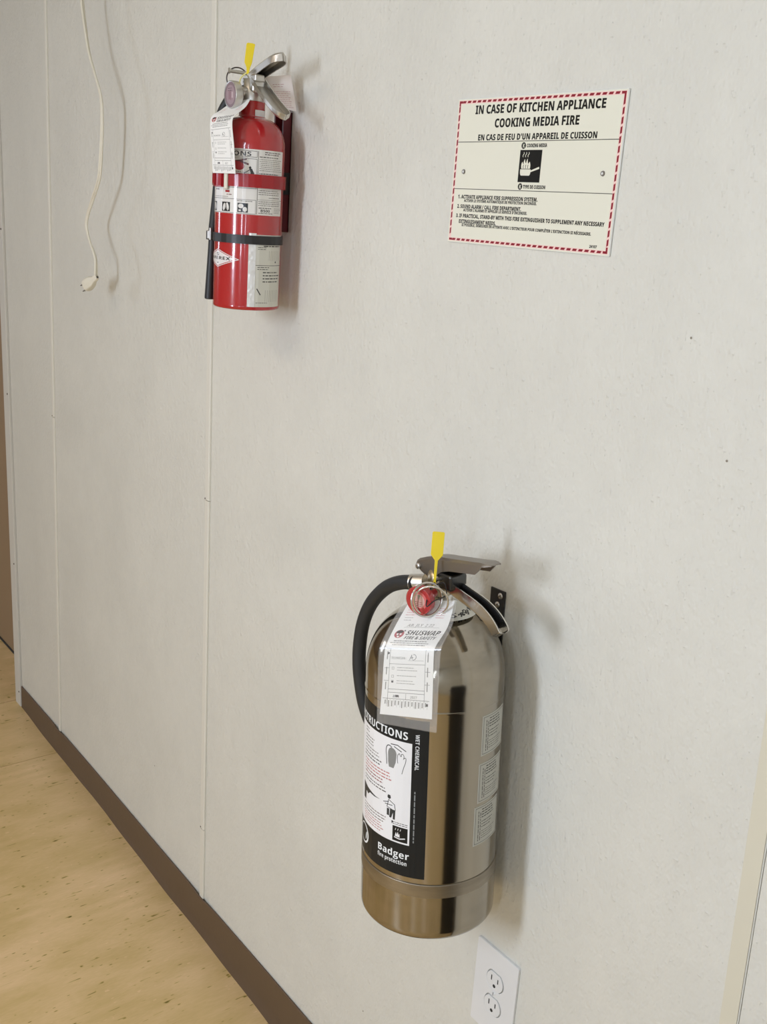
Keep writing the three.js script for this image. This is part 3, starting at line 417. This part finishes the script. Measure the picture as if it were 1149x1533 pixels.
// ---------------------------------------------------------------- small red extinguisher
{ const g = thing('fire_extinguisher', 'small red dry chemical fire extinguisher high on the wall, with paper service tag', 'fire extinguisher', [-1.4412, EYE - 0.1564, 0.0738]);
  g.rotation.z = -0.0103;
  const r = 0.052, prof = [[0.0001, 0.006], [0.036, 0.006], [0.044, 0.0015], [0.0478, 0], [0.0512, 0.001], [0.0522, 0.003], [0.0522, 0.0055], [r, 0.007], [r, 0.24]];
  for (let k = 1; k <= 22; k++) { const t = k / 22 * 1.5; prof.push([r * Math.pow(Math.cos(t), 0.66), 0.24 + 0.044 * Math.sin(t)]); }
  const last = prof.findIndex((p) => p[1] > 0.2 && p[0] < 0.02); const pr = prof.slice(0, last); pr.push([0.0195, pr.at(-1)[1] + 0.002], [0.0195, 0.3035], [0.018, 0.305], [0.001, 0.305]);
  mesh('tank', lathe(pr, 112), M.red, g);
  const lab = canvasTex(1408, 744, (c) => { // x in degrees round the tank from -50 to 126, y in millimetres
    c.scale(8, 8); const W = 176; c.fillStyle = '#e6e3de'; c.fillRect(0, 0, W, 93); c.translate(50, 0);
    c.strokeStyle = '#4c4a47'; c.lineWidth = 0.6; c.strokeRect(-60, 2.5, 131, 8.5); c.strokeRect(-60, 13.6, 131, 42); c.strokeRect(-60, 72, 131, 20);
    txt(c, 'INSTRUCTIONS', -47, 9.8, 8.6, 109, { color: '#2a2826' });
    c.fillStyle = '#a8262e'; c.beginPath(); c.ellipse(42, 24.6, 8.6, 5.8, 0, 0, 7); c.fill(); c.fillRect(33, 17, 13, 4); c.fillStyle = '#5b2a2b'; c.beginPath(); c.moveTo(34, 17); c.lineTo(54, 13.8); c.lineTo(55, 15.4); c.lineTo(40, 18.6); c.fill(); c.beginPath(); c.moveTo(44, 16); c.lineTo(58, 20.6); c.lineTo(57, 23); c.lineTo(43, 19); c.fill();
    c.fillStyle = '#232120'; c.beginPath(); c.ellipse(60, 26, 2, 1.7, 0, 0, 7); c.fill(); c.beginPath(); c.moveTo(58.5, 27.4); c.lineTo(63, 27.4); c.lineTo(67, 34); c.lineTo(65, 40); c.lineTo(60, 40); c.lineTo(61, 33); c.fill(); c.strokeStyle = '#232120'; c.lineWidth = 1.1; c.beginPath(); c.moveTo(60, 29); c.lineTo(50, 34.6); c.stroke(); greek(c, 34, 32, 12, 1, 2, 1.6, '#4c3a3a', 0.1);
    greek(c, -44, 61, 30, 1, 3, 1.8, '#7c2a2c', 0.1); greek(c, -12, 58.6, 14, 1, 3, 2.4, '#3f2f2f', 0.1); c.fillStyle = '#a8262e'; c.fillRect(17, 60, 9, 3); greek(c, 20, 65.4, 12, 1, 3, 1.8, '#6b4040', 0.1); greek(c, -20, 69, 50, 1, 3, 1.1, '#5b5956'); greek(c, 37, 73.6, 30, 1, 3, 1.5, '#5b5956', 0.1);
    for (const x of [-24, 10, 41]) { c.fillStyle = '#26282b'; c.fillRect(x, 77, 17.5, 13.4); c.fillStyle = '#e6e3de'; if (x === 41) { c.beginPath(); c.ellipse(x + 5.6, 81.4, 4.6, 3.4, 0, 0, 7); c.fill(); c.beginPath(); c.ellipse(x + 12.5, 86, 3.6, 3.6, 0.5, 0, 7); c.fill(); c.fillRect(x + 2, 86.4, 4, 2.6); } else { c.beginPath(); c.ellipse(x + 5, 84, 2.8, 5.6, 0.25, 0, 7); c.fill(); c.beginPath(); c.ellipse(x + 12, 83.6, 3, 5.8, -0.2, 0, 7); c.fill(); c.strokeStyle = '#26282b'; c.lineWidth = 0.9; c.beginPath(); c.moveTo(x + 8, 78); c.lineTo(x + 12, 89); c.stroke(); } }
    c.strokeStyle = '#55534f'; c.beginPath(); c.moveTo(73, 2); c.lineTo(73, 92); c.stroke();
    greek(c, 84, 2.6, 36, 2, 2.8, 1.9, '#4a3b3a', 0.2); greek(c, 75, 9.4, 40, 1, 3, 1.9, '#4a4845', 0.1); greek(c, 75, 13, 49, 7, 2.6, 1.3, '#7a7873', 0.15); greek(c, 75, 33, 44, 1, 3, 1.7, '#4a4845'); greek(c, 75, 36.4, 49, 5, 2.6, 1.3, '#7a7873', 0.15);
    greek(c, 75, 57, 49, 3, 2.8, 1.5, '#6a6863', 0.2); greek(c, 94, 67, 26, 1, 3, 1.6, '#4a4845', 0.1); c.fillStyle = '#55534f'; c.fillRect(73, 70.6, 53, 0.4); greek(c, 75, 73, 49, 3, 2.7, 1.4, '#6a6863', 0.1); txt(c, 'B500', 79, 88.4, 5.4, 18, { color: '#3a3835' }); greek(c, 76, 82, 26, 1, 3, 1.8, '#4a4845', 0.1); greek(c, 76, 89.6, 28, 1, 3, 1.4, '#4a4845', 0.1); greek(c, 106, 82, 18, 4, 2.2, 1.2, '#8a8883');
  });
  mesh('instruction_label', skin(r, -50, 126, 0.1425, 0.2355, 72), std([1, 1, 1], 0.24, { map: lab, clearcoat: 0.4 }), g).userData.label = 'white printed instruction label';
  // diamond emblem
  const dia = canvasTex(512, 256, (c) => { c.fillStyle = '#e9e4e2'; c.fillRect(0, 0, 512, 256); c.strokeStyle = '#b12a33'; c.lineWidth = 8; c.beginPath(); c.moveTo(28, 128); c.lineTo(256, 16); c.lineTo(484, 128); c.lineTo(256, 240); c.closePath(); c.stroke(); txt(c, 'AMEREX', 256, 148, 60, 330, { align: 'center' }); c.lineWidth = 6; c.strokeStyle = '#55504e'; c.strokeRect(240, 56, 32, 34); c.beginPath(); c.moveTo(240, 56); c.lineTo(272, 90); c.stroke(); c.fillStyle = '#55504e'; c.fillRect(246, 186, 20, 14); });
  { // diamond outline on the skin
    const seg = 24, pos = [], uv = [], idx = [];
    for (let i = 0; i <= seg; i++) { const u = i / seg, a = (-44 + 91 * u) * Math.PI / 180, hh = 0.0138 * (1 - Math.abs(2 * u - 1)), rr2 = r + 0.0005; for (const s of [-1, 1]) { pos.push(rr2 * Math.sin(a), 0.0755 + s * hh, rr2 * Math.cos(a)); uv.push(u, 0.5 + s * hh / 0.0276); } if (i < seg) { const k = i * 2; idx.push(k, k + 2, k + 1, k + 1, k + 2, k + 3); } }
    const q = new THREE.BufferGeometry(); q.setAttribute('position', new THREE.Float32BufferAttribute(pos, 3)); q.setAttribute('uv', new THREE.Float32BufferAttribute(uv, 2)); q.setIndex(idx); q.computeVertexNormals(); mesh('maker_emblem', q, std([1, 1, 1], 0.25, { map: dia, clearcoat: 0.4 }), g).userData.label = 'white diamond emblem'; }
  // foil strip and inspection label at the lower right
  const foil = canvasTex(512, 1024, (c) => { c.fillStyle = '#d4d2c6'; c.fillRect(0, 0, 512, 1024); txt(c, '', 0, 0, 10, 1); greek(c, 120, 60, 360, 3, 44, 26, '#3f3d38', 0.3); greek(c, 30, 170, 180, 2, 26, 16, '#66645d', 0.3); c.fillStyle = '#8e8c83'; for (let k = 0; k < 7; k++) c.fillRect(220 + k * 36, 220, 5, 140); c.fillStyle = '#2b2a28'; c.beginPath(); c.arc(360, 380, 14, 0, 7); c.fill(); c.fillRect(0, 425, 512, 7); greek(c, 30, 450, 200, 2, 28, 18, '#55534d', 0.2); greek(c, 120, 520, 370, 4, 44, 24, '#3f3d38', 0.4); c.strokeStyle = '#2b2a28'; c.lineWidth = 16; c.beginPath(); c.moveTo(30, 760); c.lineTo(90, 850); c.stroke(); c.fillStyle = '#8e8c83'; for (let k = 0; k < 8; k++) c.fillRect(170 + k * 38, 780, 5, 170); greek(c, 20, 960, 260, 1, 20, 14, '#66645d'); });
  mesh('inspection_sticker', skin(r, 74, 132, 0.0062, 0.114, 24, 0.0005), std([1, 1, 1], 0.3, { map: foil, clearcoat: 0.3 }), g).userData.label = 'cream inspection sticker';
  { const fb = noiseTex(128, ((f) => (u, v) => 255 * f(u, v))(valueNoise(3, 18))); mesh('foil_strip', skin(r, 61.5, 74, 0.0062, 0.116, 8, 0.0009), metal([0.9, 0.9, 0.9], 0.22, { metalness: 0.35, bumpMap: fb, bumpScale: 0.0008 }), g); }
  // black band that clips the hose, with its buckle
  const band = mesh('hose_band', merge(skin(r + 0.0008, -60, 175, 0.0995, 0.1125, 64, 0.0011), at(skin(0.0078, 0, 360, 0.0995, 0.1125, 32, 0.0011), -0.046, 0, 0.0385)), M.black, g);
  mesh('band_clip', merge(at(box(0.009, 0.013, 0.0035, 0.0012), -0.0392, 0.107, 0.0455, 0, 0.7), at(box(0.0035, 0.019, 0.004, 0.001), -0.0362, 0.1085, 0.0462, 0, 0.7)), M.steel, band);
  // neck label, valve, handles
  mesh('neck_label', skin(0.0198, 74, 135, 0.2835, 0.2925, 10, 0.0006), M.paper, g);
  mesh('valve_body', merge(lathe([[0.0165, 0.3045], [0.017, 0.306], [0.017, 0.318], [0.0135, 0.321], [0.0135, 0.336], [0.001, 0.337]], 36), at(box(0.03, 0.022, 0.021, 0.004), 0.004, 0.327, 0), rod([0, 0.318, 0.008], [0, 0.314, 0.036], 0.0075), at(box(0.016, 0.01, 0.016, 0.002), 0.02, 0.336, 0.004)), M.alu, g);
  const low = []; for (let k = 0; k <= 22; k++) { const t = k / 22, e = t > 0.82 ? Math.sqrt(Math.max(0, 1 - ((t - 0.82) / 0.18) ** 2)) : 1; low.push([0.012 + 0.083 * t, 0.329 - 0.052 * t - 0.003 * Math.sin(t * 3.1), Math.max(0.004, 0.026 * e), 0.0085]); }
  mesh('carrying_handle', channel(low, 1, 0.0015), M.alu, g);
  const up = []; for (let k = 0; k <= 22; k++) { const t = k / 22, e = t > 0.8 ? Math.sqrt(Math.max(0, 1 - ((t - 0.8) / 0.2) ** 2)) : 1; up.push([-0.018 + 0.1 * t, 0.338 + 0.03 * t + 0.002 * Math.sin(t * 3.1), Math.max(0.004, (0.0195 + 0.006 * t) * e), 0.012]); }
  const lever = mesh('squeeze_lever', channel(up, -1, 0.0015), M.alu, g);
  mesh('rivet', rod([-0.01, 0.334, -0.012], [-0.01, 0.334, 0.012], 0.003), M.alu, lever);
  // gauge facing the room
  const dial = canvasTex(256, 256, (c) => { c.fillStyle = '#7d6468'; c.fillRect(0, 0, 256, 256); c.fillStyle = '#9a8084'; c.beginPath(); c.arc(128, 128, 98, 0, 7); c.fill(); c.fillStyle = '#7b4a52'; c.fillRect(90, 90, 16, 84); c.fillRect(128, 80, 14, 100); greek(c, 70, 60, 110, 2, 22, 12, '#5f4c50'); c.fillStyle = '#bda6a8'; c.fillRect(150, 100, 34, 60); });
  { const d = V(-0.02, -0.03, 1).normalize(), c = [0.0008, 0.3105, 0.0345], q = (o) => [c[0] + d.x * o, c[1] + d.y * o, c[2] + d.z * o];
    const ga = mesh('gauge', axial(lathe([[0.0001, -0.009], [0.018, -0.009], [0.0197, -0.007], [0.0197, 0.003], [0.0185, 0.004], [0.0174, 0.0028], [0.0001, 0.0028]], 40), d.toArray(), c), M.alu, g);
    mesh('gauge_dial', facing(new THREE.CircleGeometry(0.0177, 36), d.toArray(), q(0.0031)), std([1, 1, 1], 0.4, { map: dial }), ga); }
  // pull pin and its ring
  const pin = mesh('pull_pin', merge(rod([0.002, 0.3425, -0.016], [-0.013, 0.3445, 0.032], 0.0026), facing(new THREE.CylinderGeometry(0.0042, 0.0042, 0.002, 16).rotateX(Math.PI / 2), [-0.3, 0, 1], [-0.013, 0.3446, 0.033])), M.alu, g);
  mesh('pin_ring', facing(new THREE.TorusGeometry(0.0158, 0.00095, 8, 48), [0.9, 0.05, 0.42], [-0.0105, 0.3345, 0.0205]), metal([0.08, 0.07, 0.07], 0.35), pin);
  // seal
  { const s = new THREE.Shape(); s.moveTo(-0.006, -0.012); s.lineTo(-0.0045, 0.0125); s.quadraticCurveTo(-0.004, 0.0145, -0.002, 0.0145); s.lineTo(0.0045, 0.0145); s.lineTo(0.0075, 0.0135); s.lineTo(0.0045, -0.012); s.lineTo(0.002, -0.019); s.lineTo(0.0006, -0.028); s.lineTo(-0.0018, -0.028); s.lineTo(-0.0026, -0.019); s.closePath();
    const q = new THREE.ExtrudeGeometry(s, { depth: 0.001, bevelEnabled: true, bevelSize: 0.0004, bevelThickness: 0.0004, bevelSegments: 2 }); facing(q, [0.867, 0.05, 0.498], [-0.003, 0.3705, 0.006]); const seal = mesh('tamper_seal', q, M.yellow, g); seal.userData.label = 'yellow plastic tamper seal'; mesh('seal_tail', tube([[-0.003, 0.345, 0.008], [-0.0055, 0.336, 0.0175], [-0.005, 0.326, 0.019], [-0.001, 0.3215, 0.014]], 0.0011, 30, 8), M.paleYellow, seal); }
  // hose down the left side, ending in a tapered horn under the band
  mesh('hose', tube([[-0.012, 0.322, 0.006], [-0.03, 0.313, 0.017], [-0.045, 0.29, 0.0265], [-0.0505, 0.27, 0.0285], [-0.052, 0.24, 0.0278], [-0.0515, 0.18, 0.0285], [-0.048, 0.13, 0.035], [-0.0455, 0.11, 0.038]], 0.0066, 90, 16), M.rubber, g);
  mesh('nozzle_horn', merge(axial(lathe([[0.0001, 0.052], [0.0052, 0.052], [0.0055, 0.045], [0.0058, 0.02], [0.0074, -0.052], [0.0064, -0.0535], [0.005, -0.045], [0.0001, -0.04]], 28), [0.024, 1, -0.02], [-0.0465, 0.061, 0.039])), M.black, g);
  // tags: the printed service tag in front, an older one behind the handles
  const tagMat = std([1, 1, 1], 0.5, { map: tagPrint(true), side: THREE.DoubleSide });
  const tag = mesh('service_tag', sheet([[[-0.016, 0.301, 0.0275], [0.0235, 0.3065, 0.0165]], [[-0.0175, 0.2895, 0.0425], [0.0285, 0.2945, 0.027]], [[-0.0188, 0.2785, 0.0575], [0.0345, 0.2835, 0.043]], [[-0.018, 0.269, 0.0604], [0.0412, 0.2735, 0.0555]], [[-0.0126, 0.2358, 0.0602], [0.0473, 0.2363, 0.0552]], [[-0.007, 0.1985, 0.0599], [0.053, 0.199, 0.0549]]], 0.0004, 8, 6), tagMat, g); tag.userData.label = 'white printed service tag';
  const old = canvasTex(256, 384, (c) => { c.fillStyle = '#e6dad2'; c.fillRect(0, 0, 256, 384); greek(c, 70, 90, 110, 2, 24, 12, '#b98a84', 0.2); greek(c, 40, 170, 190, 9, 22, 10, '#b57a77', 0.3); });
  const oldTag = mesh('old_tag', sheet([[[0.0055, 0.3405, -0.012], [0.0275, 0.347, -0.0485]], [[0.013, 0.318, -0.0215], [0.031, 0.32, -0.0535]], [[0.0214, 0.2985, -0.0372], [0.034, 0.2965, -0.0572]]], 0.0005, 6, 4), std([1, 1, 1], 0.5, { map: old }), g); oldTag.userData.label = 'older pinkish paper tag in a clear sleeve';
  mesh('tag_sleeve', sheet([[[0.0052, 0.343, -0.0105], [0.03, 0.3515, -0.0518]], [[0.0135, 0.318, -0.02], [0.0335, 0.321, -0.0562]], [[0.0214, 0.2955, -0.036], [0.0365, 0.293, -0.0605]]], 0, 6, 4), M.plastic, oldTag);
}
// the red bracket that holds it: wall plate, strap with buckle
{ const g = thing('wall_bracket', 'dark red steel bracket and strap around the small red extinguisher', 'bracket', [-1.4412, EYE - 0.1564, 0]);
  const plate = new THREE.Shape(); plate.moveTo(-0.028, 0.105); plate.lineTo(-0.0075, 0.105); plate.lineTo(-0.008, 0.303); plate.lineTo(-0.0165, 0.312); plate.lineTo(-0.028, 0.312); plate.closePath();
  mesh('back_plate', merge(boxAt(-0.028, 0.001, 0.118, 0.302, 0.0005, 0.0035, 0.0008), boxAt(-0.028, -0.0235, 0.118, 0.302, 0.0005, 0.016, 0.0008), boxAt(-0.0035, 0.001, 0.118, 0.302, 0.0005, 0.016, 0.0008)), M.redDark, g);
  mesh('cradle', merge(boxAt(-0.03, 0.003, 0.175, 0.208, 0.003, 0.0212, 0.0008), boxAt(-0.026, -0.001, 0.126, 0.16, 0.003, 0.0212, 0.0008)), M.black, g);
  mesh('strap', at(skin(0.053, -62, 200, 0.1815, 0.2005, 72, 0.0012), 0.002, 0, 0.0738, 0, 0, -0.0103), M.redStrap, g).userData.label = 'red steel strap';
  const buckle = mesh('buckle', merge(...[[-30, 14, 0.1795, 0.2025, 0.0016], [-28, -24, 0.1815, 0.2005, 0.0034], [-12, -8, 0.183, 0.199, 0.0034], [-28, -8, 0.1975, 0.2005, 0.0034], [-28, -8, 0.1815, 0.1845, 0.0034], [3, 12, 0.1815, 0.2005, 0.003]].map(([a0, a1, h0, h1, th]) => at(skin(0.0544, a0, a1, h0, h1, 12, th), 0.002, 0, 0.0738, 0, 0, -0.0103))), M.redStrap, g);
  mesh('buckle_glint_bar', at(box(0.0068, 0.0265, 0.0045, 0.002), 0.0225, 0.1895, 0.126, 0, 0.38), M.cream, g);  // cream bar standing in for the highlight on the bent buckle end
  for (const y of [0.285, 0.135]) mesh('screw', at(new THREE.SphereGeometry(0.004, 16, 8).scale(1, 1, 0.5), -0.0135, y, 0.0036), M.steel, g);
}

// ---------------------------------------------------------------- hanging cord with plug
{ const g = thing('power_cord', 'cream flat power cord hanging free with its plug at the end', 'cord', [-2.1, EYE, 0]);
  const z = 0.06, dx = 0.0252 * 1000 / 10; // points found at 6 cm from the wall
  const P = [[-2.1365, 0.42], [-2.1385, 0.3647], [-2.1235, 0.308], [-2.109, 0.2695], [-2.0746, 0.2189], [-2.0503, 0.1804], [-2.0467, 0.1352], [-2.0538, 0.0781], [-2.0657, 0.0314], [-2.0994, -0.0089], [-2.128, -0.0422], [-2.1367, -0.0632], [-2.1192, -0.0952], [-2.0907, -0.1263], [-2.0888, -0.1634]];
  // flat twin flex: two cores side by side that twist a little
  const c = new THREE.CatmullRomCurve3([V(-2.125, 0.87, 0.03)].concat(P.map(([x, y]) => V(x, y, z))).map((p) => p.add(V(2.1, 0, 0))), false, 'centripetal'), n = 200, A = [], B = [];
  for (let i = 0; i <= n; i++) { const p = c.getPointAt(i / n), t = i / n, a = 0.5 + 1.2 * Math.sin(t * 5.4) + (t > 0.82 ? (t - 0.82) * 9 : 0), q = V(Math.cos(a), 0, Math.sin(a)).multiplyScalar(0.0021); A.push(p.clone().add(q).toArray()); B.push(p.clone().sub(q).toArray()); }
  mesh('cord', merge(tube(A, 0.0024, 260, 10), tube(B, 0.0024, 260, 10)), M.cream, g);
  // plug: tapered body, collar, two blades and a round ground pin
  const tip = V(0.0112, -0.166, z), d = V(-0.8, -0.42, 0.12).normalize();
  const q = new THREE.Quaternion().setFromUnitVectors(V(0, 1, 0), d), put = (geo) => { geo.applyQuaternion(q); geo.translate(tip.x, tip.y, tip.z); return geo; };
  const ring = (y, w, h, s = 20) => Array.from({ length: s }, (_, k) => { const a = k / s * 2 * Math.PI, e = 0.7; return V(w * Math.sign(Math.cos(a)) * Math.abs(Math.cos(a)) ** e, y, h * Math.sign(Math.sin(a)) * Math.abs(Math.sin(a)) ** e); });
  const rings = [[-0.006, 0.0035, 0.003], [0, 0.0062, 0.0052], [0.004, 0.0065, 0.0056], [0.005, 0.0052, 0.0046], [0.009, 0.0066, 0.0056], [0.02, 0.0118, 0.009], [0.036, 0.0132, 0.0112], [0.041, 0.0128, 0.011], [0.0415, 0.0001, 0.0001]].map((k) => ring(...k)), pos = rings.flat().flatMap((p) => p.toArray()), idx = [], s = 20;
  for (let i = 0; i < rings.length - 1; i++) for (let k = 0; k < s; k++) { const a = i * s + k, b = i * s + (k + 1) % s; idx.push(a, a + s, b, b, a + s, b + s); }
  const body = new THREE.BufferGeometry(); body.setAttribute('position', new THREE.Float32BufferAttribute(pos, 3)); body.setIndex(idx); body.computeVertexNormals();
  const plug = mesh('plug', put(toCreasedNormals(body, 0.7)), M.cream, g);
  for (const x of [-0.0064, 0.0064]) mesh('blade', put(at(box(0.0016, 0.017, 0.0062, 0.0004), x, 0.049, 0.002)), M.valve, plug);
  mesh('ground_pin', put(rod([0, 0.04, -0.006], [0, 0.059, -0.006], 0.0024)), M.valve, plug);
}

// ---------------------------------------------------------------- unseen tall bin, made up so the steel tank mirrors a dark stripe
{ const g = thing('added_dark_bin', 'made-up tall black bin out of view, added for the dark stripe in the steel tank', 'bin', [0.05, 0, 0.19]);
  const taper = (w, d, h) => { const q = box(1, 1, 1, 0.06, 4), p = q.attributes.position; for (let k = 0; k < p.count; k++) { const y = p.getY(k) + 0.5, f = 0.86 + 0.14 * y; p.setXYZ(k, p.getX(k) * w * f, y * h, p.getZ(k) * d * f); } q.computeVertexNormals(); return toCreasedNormals(q, 0.6); };
  mesh('added_bin_body', taper(0.3, 0.32, 0.86), M.black, g);
  mesh('added_bin_rim', at(box(0.32, 0.03, 0.34, 0.012, 3), 0, 0.86, 0), M.rubber, g);
  mesh('added_bin_lid', at(box(0.3, 0.06, 0.32, 0.025, 4), 0, 0.9, 0), M.black, g); }

// ---------------------------------------------------------------- wall outlet
{ const g = thing('wall_outlet', 'white plastic double power outlet under the stainless extinguisher', 'outlet', [-0.8165, EYE - 1.043, 0]);
  const p = new THREE.Shape(), w = 0.04, h = 0.069, r = 0.003; p.moveTo(-w + r, -h); p.lineTo(w - r, -h); p.quadraticCurveTo(w, -h, w, -h + r); p.lineTo(w, h - r); p.quadraticCurveTo(w, h, w - r, h); p.lineTo(-w + r, h); p.quadraticCurveTo(-w, h, -w, h - r); p.lineTo(-w, -h + r); p.quadraticCurveTo(-w, -h, -w + r, -h);
  const face = (cy) => { const s = new THREE.Path(), R = 0.018, f = 0.0155, a = Math.asin(f / R); s.absarc(0, cy, R, -a, a, false); s.absarc(0, cy, R, Math.PI - a, Math.PI + a, false); s.closePath(); return s; };
  for (const cy of [0.0205, -0.0205]) p.holes.push(face(cy));
  mesh('cover_plate', at(new THREE.ExtrudeGeometry(p, { depth: 0.0022, bevelEnabled: true, bevelSize: 0.001, bevelThickness: 0.0012, bevelSegments: 3, curveSegments: 20 }), 0, 0, 0.0008), M.white, g);
  for (const cy of [0.0205, -0.0205]) { const s = new THREE.Shape(), R = 0.0155, f = 0.0132, a = Math.asin(f / R); s.absarc(0, cy, R, -a, a, false); s.absarc(0, cy, R, Math.PI - a, Math.PI + a, false); s.closePath();
    const sock = mesh('socket', at(new THREE.ExtrudeGeometry(s, { depth: 0.0042, bevelEnabled: true, bevelSize: 0.0004, bevelThickness: 0.0006, bevelSegments: 2, curveSegments: 20 }), 0, 0, 0.0002), M.white, g);
    for (const x of [-0.0064, 0.0062]) mesh('socket_slot', at(box(0.0018, x < 0 ? 0.0082 : 0.0072, 0.0006, 0.0002), x, cy + 0.0035, 0.005), M.dark, sock);
    mesh('ground_hole', at(new THREE.CylinderGeometry(0.0026, 0.0026, 0.0006, 20), 0, cy - 0.0075, 0.005, Math.PI / 2), M.dark, sock); }
  const scr = mesh('screw', at(new THREE.SphereGeometry(0.003, 18, 8).scale(1, 1, 0.4), 0, 0, 0.0044), M.white, g); mesh('screw_slot', at(box(0.0009, 0.005, 0.0006, 0.0002), 0, 0, 0.0054), M.dark, scr);
}

scene.traverse((o) => { if (o.isMesh) o.castShadow = o.receiveShadow = true; });
renderer.render(scene, camera);
